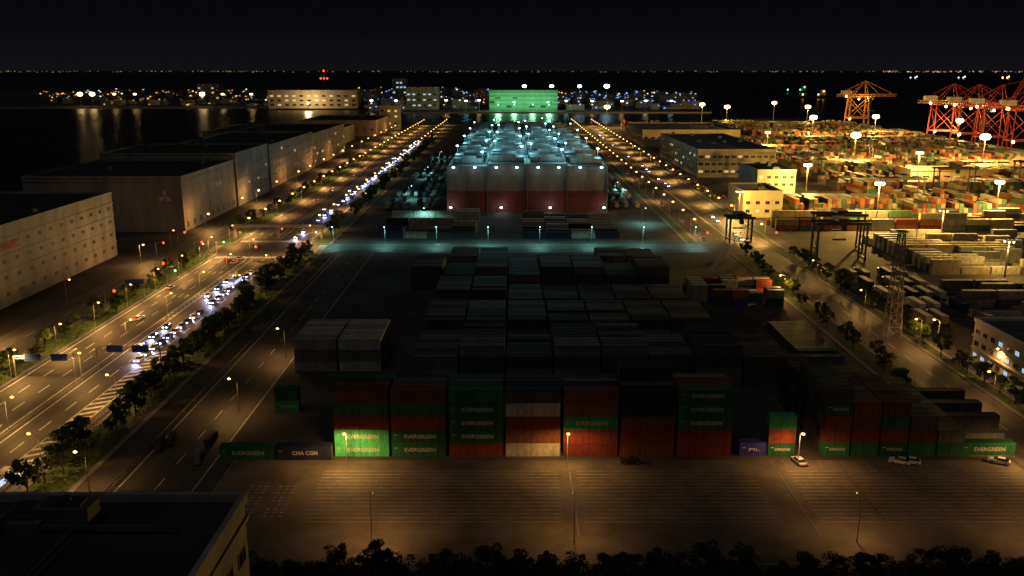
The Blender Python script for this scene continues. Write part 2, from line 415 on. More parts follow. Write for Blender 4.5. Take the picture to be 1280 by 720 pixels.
def building(name,label,cat,x0,x1,y0,y1,h,wm_,rm,wins=(),ribs=0,bands=(),extra=(),units=0,group=None):
    cx,cy=(x0+x1)/2,(y0+y1)/2; hx,hy=(x1-x0)/2,(y1-y0)/2
    o=thing(name,label,cat,(cx,cy,0),group=group)
    m=MB(); m.box(-hx,hx,-hy,hy,0,h)
    if ribs:
        k=max(1,int(2*hx/ribs))
        for i in range(k+1):
            x=-hx+i*2*hx/k; m.box(x-.3,x+.3,-hy-.22,-hy,.0,h-.5)
        k=max(1,int(2*hy/ribs))
        for i in range(k+1):
            y=-hy+i*2*hy/k
            m.box(hx,hx+.22,y-.3,y+.3,0,h-.5); m.box(-hx-.22,-hx,y-.3,y+.3,0,h-.5)
    for z in bands: m.box(-hx-.3,hx+.3,-hy-.3,hy+.3,z,z+.5)
    obj('wall',m.mesh('wall',[wm_]),parent=o)
    r=MB(); r.box(-hx-.3,hx+.3,-hy-.3,-hy+.3,h,h+1.1); r.box(-hx-.3,hx+.3,hy-.3,hy+.3,h,h+1.1); r.box(-hx-.3,-hx+.3,-hy+.3,hy-.3,h,h+1.1); r.box(hx-.3,hx+.3,-hy+.3,hy-.3,h,h+1.1)
    r.box(-hx+.3,hx-.3,-hy+.3,hy-.3,h+.003,h+.2,1)
    ro=obj('roof',r.mesh('roof',[wm_,rm]),parent=o)
    for i in range(units):
        u=MB(); a,b2,c=U(1,3),U(1,3),U(1,2.6); u.box(-a,a,-b2,b2,0,c); u.box(-a*.7,a*.7,-b2*.7,b2*.7,c,c+.3,1); u.cyl((0,0,c+.3),(0,0,c+.6),min(a,b2)*.5,n=12,mi=1)
        obj('roof_unit',u.mesh('roof_unit',[shutter,darksteel]),(U(-hx+4,hx-4),U(-hy+4,hy-4),h+.2),parent=ro)
    for face,zs,nn,ww,wh,mat,litm,lit in wins:
        for z in zs:
            for i in range(nn):
                f=(i+.5)/nn; mt=litm if R()<lit else mat
                if face=='s': loc=(-hx+2*hx*f,-hy-.003,z)
                elif face=='e': loc=(hx+.003,-hy+2*hy*f,z)
                else: loc=(-hx-.003,-hy+2*hy*f,z)
                obj('window',winmesh(ww,wh,mt,face),loc,parent=o)
    for nm,me,loc,rot in extra: obj(nm,me,loc,rot,o)
    return o
def txt(s,w_,h_,mat): return textmb(s,w_,h_,mi=0).mesh('lettering',[mat])
def emblem(r,mat):
    m=MB()
    for a in (90,210,330):
        t=math.radians(a); d=(math.cos(t),math.sin(t)); p=(-d[1],d[0])
        m.poly([(0,0,0),(d[0]*r*.5+p[0]*r*.29,0,d[1]*r*.5+p[1]*r*.29),(d[0]*r,0,d[1]*r),(d[0]*r*.5-p[0]*r*.29,0,d[1]*r*.5-p[1]*r*.29)])
    return m.mesh('emblem',[mat])
HP=math.pi/2; pi=math.pi
building('warehouse','grey multi-storey warehouse with floor bands and small openings','warehouse',-290,-187,262,412,29,wallwhite,roofdark,
   wins=[('e',(3.6,9.8,15.9,22),17,2.4,1.4,shutter,e_winw,.02)],ribs=0,bands=(6.4,12.5,18.6,24.7),units=8,
   extra=[('lettering',txt('CINC',15,3.0,redletter),(51.95,-14,22.0),(0,0,HP))])
building('warehouse','grey windowless warehouse with three-diamond emblem near corner','warehouse',-262,-177,474,566,29,wallgrey,roofdark,
   wins=[('e',(2,),9,3,3,shutter,e_winw,.0)],ribs=0,bands=(27,),units=6,
   extra=[('emblem',emblem(4,wallpale),(33,-46.3,19),(0,0,0)),('emblem',emblem(3.4,letter),(42.8,-12,19),(0,0,HP)),('lettering',txt('三菱倉庫',22,3.8,letter),(42.8,8,19),(0,0,HP))])
building('warehouse','taller grey warehouse joined behind another warehouse','warehouse',-262,-176,567,642,33,wallgrey,roofdark,wins=[('e',(5,12,19,26),7,2.4,1.4,shutter,e_winw,.05)],bands=(10,17,24),units=4)
building('warehouse','long pale brown warehouse with many window rows above avenue','warehouse',-250,-178,655,800,31,wallbrown,roofdark,wins=[('e',(3,9.5,15,20.5,26),14,4,1.8,shutter,e_winw,.05)],bands=(8,13.5,19,24.5),units=5)
building('warehouse','long brown warehouse with loading doors beside the avenue','warehouse',-260,-179,806,960,29,wallbrown,roofdark,wins=[('e',(4,10,16,22),14,4,1.8,shutter,e_winw,.05)],bands=(8,14,20),units=5)
building('warehouse','low dark warehouse near the water','warehouse',-345,-200,1000,1140,18,wallgrey,roofdark,wins=[('s',(8,),12,3,2,glass,e_winw,.1)],units=3)
building('warehouse','low pale warehouse with dark flat roof','warehouse',-280,-180,1190,1330,20,wallbrown,roofdark,wins=[('s',(8,),10,3,2,glass,e_winw,.2)],units=3)
building('office_block','cream three-storey terminal building with long window rows','building',151,214,724,912,22,wallcream,roofgrey,wins=[('s',(4,10,16),12,3.6,2,glass,e_winw,.35),('w',(4,10,16),20,5,2,glass,e_winw,.15)],bands=(8,14),units=7)
building('warehouse','long low cream shed beside the eastern road','warehouse',150,262,1030,1170,18,wallcream,roofgrey,wins=[('s',(9,),14,4,2,glass,e_winw,.25),('w',(9,),14,4,2,glass,e_winw,.1)],units=4)
building('gatehouse_building','small yellow-lit boxy building beside the eastern road','building',137,160,522,560,15,wallcream,roofgrey,wins=[('s',(3,8),4,2.4,1.8,glass,e_winw,.3)],units=2)
building('office_block','dark square building behind the small yellow one','building',166,192,600,650,19,wallgrey,roofdark,wins=[('s',(4,9,14),5,2.4,1.8,glass,e_winw,.2)],units=2)
building('warehouse','pale-roofed low shed among the container rows','warehouse',300,362,668,690,12,wallcream,wallcream,wins=[('s',(3,),8,5,5,glass,e_winw,.3)],units=2)
building('office_block','white three-storey office with several lit windows','building',138,178,216,254,12.5,wallpale,roofgrey,wins=[('w',(2,5.6,9.2),9,2.0,1.3,glass,e_win,.4),('s',(2,5.6,9.2),9,2.0,1.3,glass,e_win,.25)],bands=(4.4,8.0),units=5)
nb=building('tower_block','dark flat roof of a tall block with plant and aerials','building',-110,-28.7,48,86.8,40,wallgrey,roofdark,wins=[('e',(26,30,34),9,2.2,1.6,glass,e_winw,0.)],bands=(38,),units=9)
rm=MB()
for i in range(9): rm.box(-38+i*8,-37.8+i*8,-17,12,40.9,41.2)
rm.box(-38,36,12,12.3,40.95,41.3); rm.box(5,17,-4,10,40.2,42.4); rm.box(-30,-14,2,11.8,40.2,42)
obj('roof_duct',rm.mesh('roof_duct',[shutter]),parent=nb)
am=MB().cyl((0,0,0),(0,0,6),.06,.03,n=6).cyl((-.5,0,5),(.5,0,5),.03,n=4).mesh('aerial',[steel])
for x,y in ((-16,16),(14,15),(-2,17)): obj('aerial',am,(x,y,40.2),parent=nb)
dm=MB(); dm.cyl((18,12,40),(18,12,42.4),.08,n=6)
for i in range(6):
    dm.cyl((18,12-.1*i,42.6+.05*i),(18,12-.1*(i+1),42.6+.05*(i+1)),.35+.12*i,.35+.12*(i+1),n=14,cap=(i==0))
obj('dish',dm.mesh('dish',[wallpale]),parent=nb)

# ---- central terminal building
tb=thing('terminal_building','huge block with grey upper and dark red lower steel walls','building',(9.4,746,0))
xs=[-49,-24.5,0,24.5,49]; hs=[28,29.5,29.5,28]
lo=MB(); up=MB(); rf=MB()
for i in range(4):
    a,b2,h=xs[i],xs[i+1],hs[i]; yf=-203
    lo.box(a+.005,b2-.005,yf,204,0,13); up.box(a+.005,b2-.005,yf+.3,204,13.003,h)
    for j in range(1,5): up.box(a+.1,b2-.1,yf+.18,yf+.3,13+j*3-.1,13+j*3+.05); lo.box(a+.1,b2-.1,yf-.12,yf,j*2.8-.1,j*2.8+.1)
    up.box((a+b2)/2-.12,(a+b2)/2+.12,yf+.16,yf+.3,13.01,h-.01)
    rf.box(a+.4,b2-.4,yf+1,203,h+.003,h+.15)
obj('lower_wall',lo.mesh('lower_wall',[wallred]),parent=tb); obj('upper_wall',up.mesh('upper_wall',[walltop]),parent=tb)
rfo=obj('roof',rf.mesh('roof',[cabinpaint]),parent=tb)
bt=MB().box(-.25,.25,-.35,.3,0,28).mesh('buttress',[walltop])
for x in xs: obj('buttress',bt,(x,-203.15,0),parent=tb)
um=[]
for v in range(3):
    m=MB(); ww=[10.2,9.6,10.8][v]; m.box(-ww,ww,-6.5,6.5,0,[3,3.6,2.6][v],0); m.box(-ww*.4,ww*.5,-6.8,-2,0,[4.6,5.2,4.2][v],0); m.box(-ww-.2,ww+.2,-6.9,-6.5,0,1,1)
    for j in range(5): m.box(-ww+j*ww*.4,-ww+j*ww*.4+.3,-6.6,-6.5,0,2.1,2)
    um.append(m.mesh('rooftop_cabin',[cabinpaint,roofgrey,darksteel]))
flood=MB(); flood.cyl((0,0,0),(0,0,8),.15,n=6,mi=1); flood.box(-1,1,-.3,.3,7.7,8.4,1); flood.ball((0,-.5,8),.72,0,8,5,.8); floodm=flood.mesh('floodlight',[e_blue,steel])
lb=L('halide',5200,(.3,.88,.98),.4)
for r in range(17):
    y=-186+r*23
    for i in range(4):
        x=(xs[i]+xs[i+1])/2
        obj('rooftop_cabin',random.choice(um),(x,y,hs[i]+.15),(0,0,0),rfo)
        if (r+i)%2==0:
            fo=obj('floodlight',floodm,(x+(-9 if (r//2)%2 else 9),y-9,hs[i]+.15),parent=tb)
            if r<13: obj('lamp_light',lb,(0,-1.8,8.6),parent=fo)
ft=L('halide_wall',300,(.6,.95,1),.6); fb=L('wall_wash',520,(1,.8,.7),.4)
bm=MB(); bm.box(-.5,.5,0,2.4,-.1,.1,1); bm.ball((0,-.2,0),.9,0,8,5,.7); bm=bm.mesh('wall_lamp',[e_white,steel])
for x in (-45,-32,-19,-6.5,6.5,19,32,45):
    o=obj('wall_lamp',bm,(x,-205.8,27.8),parent=tb); obj('lamp_light',ft,(0,-2.6,-.8),parent=o)
for x in (-47,-16,14,47):
    o=obj('wall_lamp',bm,(x,-205.8,3.2),parent=tb); obj('lamp_light',fb,(0,-2.2,.3),parent=o)

# ---------------------------------------------------------------- lamps
def poleM(h,r=.1,arm=1.8):
    m=MB(); m.cyl((0,0,0),(0,0,.35),r*2.2,n=8); m.cyl((0,0,.3),(0,0,h-.4),r,r*.6,n=8)
    m.cyl((0,0,h-.4),(arm*.5,0,h+.05),r*.6,r*.5,n=6); m.cyl((arm*.5,0,h+.05),(arm,0,h+.1),r*.5,n=6); return m.mesh('pole',[steel])
def headM(arm,h,r,em):
    m=MB(); m.box(arm-.3,arm+.55,-.17,.17,h+.08,h+.26,1); m.ball((arm+.12,0,h+.02),r,0,8,5,.6); return m.mesh('lamp_head',[em,steel])
PM=poleM(9,.1,1.8); HN=headM(1.8,9,.45,e_sod); HF=headM(1.8,9,.72,e_sod); HNW=headM(1.8,9,.34,e_white); HS=headM(1.8,9,.22,e_sod)
SOD=(1,.49,.13); TEAL=(.35,1,.9)
def lamp(x,y,rz=0,en=4500,far=False,white=False,group='street lamps along the roads',lab='lit sodium street lamp on a tapered steel pole',spot=165,sc_=1,tilt=0,small=False):
    parts=[('pole',PM),('lamp_head',HS if small else HNW if white else (HF if far else HN))]
    if en: parts.append(('lamp_light',L('street',en,TEAL if white else SOD,.3,spot),(1.9,0,8.4),(0,-tilt,0)))
    return thing('street_lamp',lab,'street lamp',(x,y,0),rz,None,parts,group,scale=sc_)
for px,en in ((440,8500),(707,5600),(987,5600),(1272,7500)):
    x,y=G(px,568); lamp(x,181.2,-HP,en,lab='lit sodium lamp in front of the container stacks',sc_=.92,spot=174)
for px,py in ((112,615),(299,515),(357,446)): x,y=G(px,py); lamp(x,y,math.pi,3300)
for px,py in ((1080,393),(1240,505),(1149,433),(1020,352)): x,y=G(px,py); lamp(x,y,math.pi*(R()<.5),3600)
lamp(134.6,238,0,2600,lab='sodium lamp added to light the white office'); lamp(104.5,330,pi,6500,lab='sodium lamp added to light low coloured containers',spot=None)  # both lamps added to brighten the office and the coloured containers
for x,en in ((-26,3800),(11.5,2600),(64,2800),(97,2800)): lamp(x,148.5,HP,en,lab='small lit sodium lamp at the tree-lined apron edge',spot=168,sc_=1.0,tilt=math.radians(16),small=True)  # outer two lamps are added to light the apron
for y in range(185,405,26): lamp(-141.3,y,0,10500 if y>215 else 6500)
for y in range(200,405,34): lamp(-121.7,y,0,6000)
for y in range(178,405,38): lamp(-102.2,y,pi,5200)
for x,y in ((-143,410),(-100,410),(-143,442),(-100,442)): lamp(x,y,0 if x<-120 else pi,13000,lab='bright sodium lamp at the corner of the crossing')
for i,y in enumerate(range(465,1450,32)): lamp(-141.3,y,0,15000 if i%2==0 else 0,far=True)
for i,y in enumerate(range(475,1450,40)): lamp(-102.2,y,math.pi,11000 if i%2==0 else 0,far=True)
for i,y in enumerate(range(446,1450,32)): lamp(129,y,math.pi,19000 if i%2==0 else 0,far=True); lamp(94,y+15,0,9000 if i%4==0 else 0,far=True)
for i in range(22):
    lamp(-167.5,282+i*50+U(-10,10),0,9000 if i%2==0 else 0,far=i>3,spot=None)
for x in range(-90,95,26): lamp(x,439.5,-HP,4600,white=True,lab='cool white lamp beside the crossing road')
for x,y in ((-70,600),(-70,720),(-70,860),(-52,500),(74,500),(72,620),(72,740),(72,880)): lamp(x,y,0,8500,white=True,lab='cool white yard lamp beside the central block')
def mast(x,y,h,em,en,col,n=6,r=.9,lab='tall floodlight mast over the container terminal',ras=.8):
    m=MB(); m.cyl((0,0,0),(0,0,h),.45,.22,n=8); m.cyl((0,0,h-.6),(0,0,h-.3),1.6,1.6,n=12)
    hd=MB()
    for i in range(n):
        t=2*math.pi*i/n; hd.box(1.7*math.cos(t)-.3,1.7*math.cos(t)+.3,1.7*math.sin(t)-.3,1.7*math.sin(t)+.3,h-.4,h+.2,1); hd.ball((1.9*math.cos(t),1.9*math.sin(t),h-.7),r,0,8,4,.9)
    parts=[('pole',m.mesh('pole',[steel])),('lamp_head',hd.mesh('lamp_head',[em,steel]))]
    if en: parts.append(('lamp_light',L('mast',en,col,ras),(0,0,h-3.6)))
    thing('floodlight_mast',lab,'floodlight',(x,y,0),0,None,parts,'floodlight masts of the port')
AM=(1,.58,.12)
for px,py,h,en in ((909,133,30,330000),(1010,133,30,600000),(1017,146,30,600000),(1070,168,30,760000),(1095,145,30,760000),(1232,170,30,850000),(968,128,30,600000),(878,130,30,260000),(759,133,32,150000),(1100,228,26,330000),(1010,205,26,360000),(1250,226,24,420000),(1150,190,26,480000),(960,165,24,330000),(925,238,18,90000),(1200,150,28,500000),(1262,300,16,34000),(1180,262,18,60000)):  # the nearest, lowest mast is added to brighten the pale yard stacks
    x,y=G(px,py,h); mast(x,y,h,e_sodbig,en,AM,r=2.8 if h>=28 else (.4 if h<20 else 1.0))
for px,py in ((655,105),(688,106),(722,104),(755,105)):
    x=(px-640)/F*2010; mast(x,2000,52,e_bluebig,0,AM,r=3.0 if px!=755 else 4.4,lab='bright blue-white floodlight mast on the far island')

# ---------------------------------------------------------------- cranes
def truss(m,p0,p1,wd,ht,n,r=.22,mi=0):
    p0=Vector(p0);p1=Vector(p1)
    d=(p1-p0)/n; side=Vector((0,wd/2,0)); upv=Vector((0,0,ht))
    for s in (-1,1):
        m.cyl(p0+side*s,p1+side*s,r,n=5,mi=mi); m.cyl(p0+side*s+upv,p1+side*s+upv,r,n=5,mi=mi)
        for i in range(n):
            a=p0+d*i+side*s; b2=p0+d*(i+1)+side*s; m.cyl(a,b2+upv,r*.6,n=4,mi=mi); m.cyl(a+upv,a,r*.6,n=4,mi=mi)
    for i in range(n+1): a=p0+d*i; m.cyl(a-side,a+side,r*.7,n=4,mi=mi)
def sts(mat,mat2,k=1.,up_=False):
    out=[]
    for x in (-15,15):
        for y in (-9,9):
            leg=MB(); leg.cyl((x,y,1.6),(x*.9,y*.75,46),.95*k,.7*k,n=6); leg.box(x-1.1,x+1.1,y-3.4,y+3.4,0,1.8); out.append(('leg',leg.mesh('leg',[mat])))
    fr=MB()
    for y in (-9,9):
        fr.box(-15,15,y*.93-.6*k,y*.93+.6*k,14,14+1.8*k); fr.cyl((-14.5,y*.93,15),(13.6,y*.78,42),.4*k,n=5); fr.cyl((14.5,y*.93,15),(-13.6,y*.78,42),.4*k,n=5)
        fr.box(-14,14,y*.76-.5,y*.76+.5,44.5,46)
    for x in (-15,15):
        fr.box(x*.96-.6,x*.96+.6,-8.6,8.6,14.2,15.6); fr.box(x*.9-.6,x*.9+.6,-7,7,44.6,46.1)
        fr.cyl((x*.95,-8.3,16),(x*.91,7,44),.3,n=5)
    for y in (-6,6): fr.cyl((13,y,46),(8,y*.3,70),.6*k,.4,n=6); fr.cyl((-13,y,46),(8,y*.3,70),.45*k,.35,n=6)
    bo=MB(); st=MB()
    if up_:
        truss(bo,(-32,0,47),(16,0,47),6,3.2,12,.35*k); truss(bo,(17,0,48),(36,0,84),6,3.2,12,.35*k)
        for y in (-1.8,1.8): st.cyl((8,y,70),(30,y,74),.22*k,n=4); st.cyl((8,y,70),(-30,y,50.2),.22*k,n=4)
    else:
        truss(bo,(-32,0,47),(56,0,47),6,3.2,22,.35*k)
        for y in (-1.8,1.8):
            for xx in (52,30): st.cyl((8,y,70),(xx,y,50.2),.22*k,n=4)
            st.cyl((8,y,70),(-30,y,50.2),.22*k,n=4)
    mh=MB(); mh.box(-26,-12,-4,4,50.4,55.5); mh.box(-25,-13,-3,3,55.5,56)
    tr=MB(); a=-6 if up_ else 18; tr.box(a,a+6,-2.4,2.4,44.2,46.7); tr.box(a+3,a+5.6,-1.2,1.2,41.4,44.1,1)
    for y in(-1.5,1.5): tr.cyl((a+2,y,44),(a+2,y,26),.06,n=4)
    tr.box(a-4,a+8,-1.2,1.2,25.2,26)
    return out+[('portal_frame',fr.mesh('portal_frame',[mat])),('boom',bo.mesh('boom',[mat2])),('stay',st.mesh('stay',[mat])),('machinery_house',mh.mesh('machinery_house',[cranewhite])),('trolley',tr.mesh('trolley',[darksteel,glass]))]
SR=sts(cranered,cranered,.8); SU=sts(cranered,cranered,.8,True); SW=sts(cranered,cranewhite,.8); SO=sts(craneorange,craneorange,1.5)
lc=L('crane_lamp',13000,(1,.7,.2),.8)
lampb=MB(); lampb.ball((0,0,0),1.5,0,8,5); lampb=lampb.mesh('crane_lamp',[e_sodbig])
for i,(x,y,pt) in enumerate(((524,1370,SO),(520,1085,SW),(522,1030,SR),(522,980,SU),(526,925,SR),(530,868,SU))):
    o=thing('quay_crane',('orange' if not i else 'red')+' steel ship-to-shore crane with %s boom on the quay'%('raised' if pt is SU else 'lowered'),'crane',(x,y,0),0,None,pt,'cranes along the quay')
    for q in ((0,-2,43),(13,-3,45),(-20,-4,47),(-14,-10,14)):
        c=obj('crane_lamp',lampb,q,parent=o)
        if q[0] in (0,13): obj('lamp_light',lc,(0,-3,-2.5),parent=c)
def rtg(h,wd):
    out=[]
    for x in (-wd/2,wd/2):
        m=MB()
        for y in (-4,4): m.box(x-.35,x+.35,y-.35,y+.35,1.2,h); m.cyl((x-.3,y,.6),(x+.3,y,.6),.6,n=10)
        m.box(x-.4,x+.4,-4.8,4.8,1.2,2); m.cyl((x,-4,2),(x,4,h*.5),.13,n=4); m.cyl((x,4,h*.5),(x,-4,h),.13,n=4)
        out.append(('leg',m.mesh('leg',[darksteel])))
    for y in (-4,4):
        out.append(('girder',MB().box(-wd/2-1.5,wd/2+1.5,y-.35,y+.35,h-.02,h+1.3).mesh('girder',[darksteel])))
    t=MB(); t.box(-2.5,2.5,-4.6,4.6,h+1.4,h+3.0); t.box(-1,1,-5,-3,h-2.4,h-.1,1); t.box(-3,3,-.7,.7,h*.55,h*.6)
    for x in(-2,2): t.cyl((x,0,h*.6),(x,0,h+1.4),.05,n=4)
    return out+[('trolley',t.mesh('trolley',[darksteel,glass]))]
R1=rtg(17,22); R2=rtg(12,11); R3=rtg(20,24)
for x,y,p_ in ((150,400,R1),(158,424,R1),(116,447,R2),(240,545,R3),(300,602,R3),(380,648,R3),(230,700,R3),(330,790,R3),(420,900,R3)):
    thing('yard_crane','dark rubber-tyred gantry crane over container rows','crane',(x,y,0),0,None,p_,'gantry cranes in the yard')
lt=MB(); HH=35; prev=None
for i in range(10):
    a=2.3-1.5*i/9; z=HH*i/9; cur=[(-a,-a,z),(a,-a,z),(a,a,z),(-a,a,z)]
    for j in range(4): lt.cyl(cur[j],cur[(j+1)%4],.1,n=4)
    if prev:
        for j in range(4): lt.cyl(prev[j],cur[j],.18,n=5); lt.cyl(prev[j],cur[(j+1)%4],.08,n=4); lt.cyl(prev[(j+1)%4],cur[j],.08,n=4)
    prev=cur
for z in (24,30): lt.box(-4,4,-.15,.15,z,z+.35)
lt.box(-1.6,1.6,-1.6,1.6,HH,HH+.3)
thing('lattice_tower','slender steel lattice tower standing beside the yard road','tower',(124.5,279,0),0,lt.mesh('lattice_tower',[pylonpaint]))
lamp(134.5,268,math.pi,4500,lab='sodium lamp added to light the lattice tower',spot=None)  # lamp added so the tower stands out from the dark

# ---------------------------------------------------------------- vehicles
paints=[M('car_paint_'+n_,c_,.35,.05,1,spec=.6) for n_,c_ in (('white',(.6,.6,.6)),('silver',(.35,.36,.37)),('black',(.02,.02,.025)),('red',(.3,.02,.02)),('blue',(.03,.06,.2)))]
def carparts(pm):
    b=MB(); b.prism([(-2.2,.32),(-2.28,.6),(-2.2,.92),(-1.9,.98),(1.0,.98),(1.9,.86),(2.2,.7),(2.26,.45),(2.2,.28)],-.86,.86)
    b.poly([(-.64,-1.25,1.45),(.64,-1.25,1.45),(.64,.25,1.45),(-.64,.25,1.45)]); b.box(-.98,-.84,.55,.75,.95,1.08); b.box(.84,.98,.55,.75,.95,1.08)
    g=MB(); A=[(-.8,-1.95,.98),(.8,-1.95,.98),(.8,1.05,.98),(-.8,1.05,.98)]; B=[(-.66,-1.3,1.44),(.66,-1.3,1.44),(.66,.3,1.44),(-.66,.3,1.44)]
    for i in range(4): j=(i+1)%4; g.poly([A[i],A[j],B[j],B[i]])
    wh=MB(); wh.cyl((-.1,0,0),(.1,0,0),.33,n=14); wh.cyl((-.11,0,0),(.11,0,0),.19,n=10,mi=1)
    return b,g,wh
def boxmb(a,mi=0): return MB().box(*a,mi)
hl=boxmb((-.26,.26,-.04,.05,-.12,.12)); tl=boxmb((-.2,.2,-.05,.04,-.09,.09))
WP=[(-.8,-1.38,.33),(.8,-1.38,.33),(-.8,1.38,.33),(.8,1.38,.33)]
whm=None; near=[];farm=[]
for p_ in paints:
    b,g,wh=carparts(p_)
    if whm is None: whm=wh.mesh('wheel',[rubber,steel]); glm=g.mesh('window',[glass]); hlm={0:hl.mesh('headlight',[glass]),1:hl.mesh('headlight',[e_head])}; tlm={0:tl.mesh('taillight',[redletter]),1:tl.mesh('taillight',[e_tail])}
    near.append(b.mesh('body',[p_]))
    pr=[]
    for on in (0,1):
        m=MB(); m.add(b); m.add(g,(0,0,0),{0:1})
        for q in WP: m.add(wh,q,{0:2,1:3})
        for s in(-1,1): m.add(hl,(s*.58,2.24,.66),{0:4}); m.add(tl,(s*.6,-2.27,.74),{0:5})
        pr.append(m.mesh('parked_car' if not on else 'car',[p_,glass,rubber,steel,e_head if on else glass,e_tail if on else redletter]))
    farm.append(pr)
cn=['white','silver','black','dark red','dark blue']
def car(x,y,rz,c=None,on=0,full=False,group=None,beam=0,what=''):
    c=random.choice([0,0,1,1,2,3,4]) if c is None else c
    nm='car' if on else 'parked_car'
    lab='%s saloon car %s'%(cn[c],what or ('driving with its lamps lit' if on else 'parked on the asphalt'))
    bmz=[('beam_light',L('beam',beam,(.5,.58,1),.2,110),(0,2.6,.9),(math.radians(68),0,0))] if beam else []
    if full:
        ps=[('body',near[c]),('window',glm)]+[('wheel',whm,q) for q in WP]+[('headlight',hlm[on],(s*.58,2.24,.66)) for s in(-1,1)]+[('taillight',tlm[on],(s*.6,-2.27,.74)) for s in(-1,1)]+bmz
        return thing(nm,lab,'car',(x,y,.02),rz,None,ps,group)
    return thing(nm,lab,'car',(x,y,.02),rz,farm[c][on],bmz,group)
for px,py,c,rz in ((787,575,2,HP),(994,574,0,.2),(1122,577,0,1.1),(1133,575,0,1.2),(1242,574,0,1.0)):
    x,y=G(px,py); car(x,min(y,182.5),rz,c,0,True)
def truck():
    b=MB(); b.prism([(5.0,.5),(7.1,.5),(7.15,1.6),(6.9,3.1),(5.0,3.1)],-1.2,1.2)
    ch=MB(); ch.box(-.5,.5,-6,6.9,.75,1.1); ch.box(-1.15,1.15,-6,4.6,1.1,1.3)
    gl=MB(); gl.poly([(-1.05,7.14,1.75),(1.05,7.14,1.75),(1.05,6.95,2.85),(-1.05,6.95,2.85)])
    for s in(-1,1): gl.poly([(s*1.21,5.5,1.8),(s*1.21,6.8,1.8),(s*1.21,6.7,2.7),(s*1.21,5.5,2.7)])
    wh=MB().cyl((-.17,0,0),(.17,0,0),.5,n=12)
    bx_=MB(); bx_.box(-1.22,1.22,-6.1,4.5,1.32,3.9)
    y=-5.9
    while y<4.3: bx_.box(-1.26,1.26,y,y+.14,1.45,3.8); y+=.5
    hh=MB().box(-.2,.2,-.04,.04,-.1,.1)
    return b,ch,gl,wh,bx_,hh
TW=[(s*1.0,y,.5) for y in (6.2,3.6,2.5,-3,-4.1,-5.2) for s in (-1,1)]
b,ch,gl,wh,bx_,hh=truck(); _tw=wh.mesh('wheel',[rubber]); _tc=ch.mesh('chassis',[darksteel]); _tg=gl.mesh('window',[glass]); _th=hh.mesh('headlight',[glass])
def truckparts(k,c):
    return [('cab',b.mesh('cab',[paints[c]])),('chassis',_tc),('window',_tg),('cargo_box',bx_.mesh('cargo_box',[cm[k]]))]+[('wheel',_tw,q) for q in TW]+[('headlight',_th,(s*.85,7.18,.9)) for s in(-1,1)]
TP=[truckparts('D',2),truckparts('S',0),truckparts('D',4)]
def truckmerged(k,c):
    m=MB(); m.add(b); m.add(ch,(0,0,0),{0:1}); m.add(gl,(0,0,0),{0:2}); m.add(bx_,(0,0,0),{0:4})
    for q in TW: m.add(wh,q,{0:3})
    return m.mesh('truck',[paints[c],darksteel,glass,rubber,cm[k]])
TM=[truckmerged(k,c) for k,c in (('S',0),('W',0),('S',1),('P',4),('N',0))]
for px,py,rz,i in ((200,560,.2,0),(264,553,0.0,2),(247,577,.3,1),(215,553,.2,0)):
    x,y=G(px,py); thing('truck','small dark box truck parked beside the service road','truck',(x,y,.02),rz,None,TP[i],'parked trucks',scale=.5)
for x0 in (-78,-72,-66,-60,-54):
    for y in range(555,930,19):
        if R()<.75: thing('truck','container truck parked in the teal-lit yard','truck',(x0,y+U(-1,1),0),0,random.choice(TM),(),'parked trucks')
for x0 in (66,72,79):
    for y in range(560,900,20):
        if R()<.7: thing('truck','container truck parked in the teal-lit yard','truck',(x0,y+U(-1,1),0),0,random.choice(TM),(),'parked trucks')
for r in range(5):
    for c in range(5):
        if R()<.75: thing('truck','container truck parked in the open eastern yard','truck',(142+c*5.2,296+r*17,0),0,random.choice(TM),(),'parked trucks')
def busparts():
    b=MB(); b.prism([(-5.5,.4),(-5.55,1.5),(-5.45,3.0),(-5.2,3.15),(5.2,3.15),(5.5,2.9),(5.6,1.5),(5.5,.4)],-1.22,1.22); b.box(-.8,.8,-3,-.5,3.15,3.4)
    wn=MB().box(-.015,.015,-.56,.56,-.65,.65).mesh('window',[e_bus])
    ws=MB().poly([(-1.1,5.62,1.5),(1.1,5.62,1.5),(1.1,5.53,2.8),(-1.1,5.53,2.8)]).mesh('windscreen',[e_bus])
    hh=MB().box(-.25,.25,-.04,.04,-.12,.12).mesh('headlight',[e_head]); tt=MB().box(-.2,.2,-.04,.04,-.1,.1).mesh('taillight',[e_tail])
    return [('body',b.mesh('body',[paints[1]])),('windscreen',ws)]+[('window',wn,(s*1.237,-4.55+j*1.27,2.1)) for s in(-1,1) for j in range(8)]+[('wheel',_tw,(s*1.08,y,.5)) for y in(-3.4,3.5) for s in(-1,1)]+[('headlight',hh,(s*.85,5.64,.85)) for s in(-1,1)]+[('taillight',tt,(s*.9,-5.55,1.0)) for s in(-1,1)]
BP=busparts()
bl=('beam_light',L('beam',1600,(.5,.58,1),.3,120),(0,6.2,1.2),(math.radians(66),0,0))
for x,y in ((-112.4,350),(-106.8,169)):  # buses added; their lit windows stand in for traffic light trails
    thing('bus','silver bus with lit windows standing in for light trails','bus',(x,y,.02),pi,None,BP+[bl],'buses on the avenue')
for (ya,yb,x,st) in ((254,312,-112.3,6.0),(268,300,-117.3,11),(322,343,-112.3,6.2),(359,376,-112.3,6.2),(332,372,-117.4,12)):  # dense car queues added, their lamps standing in for light trails
    y=ya
    while y<yb:
        car(x+U(-.15,.15),y,pi,c=random.choice([1,1,2,2,4]),on=1,group='cars on the avenue',beam=2300,full=(y<310)); y+=st+U(-.3,.3)
y=455
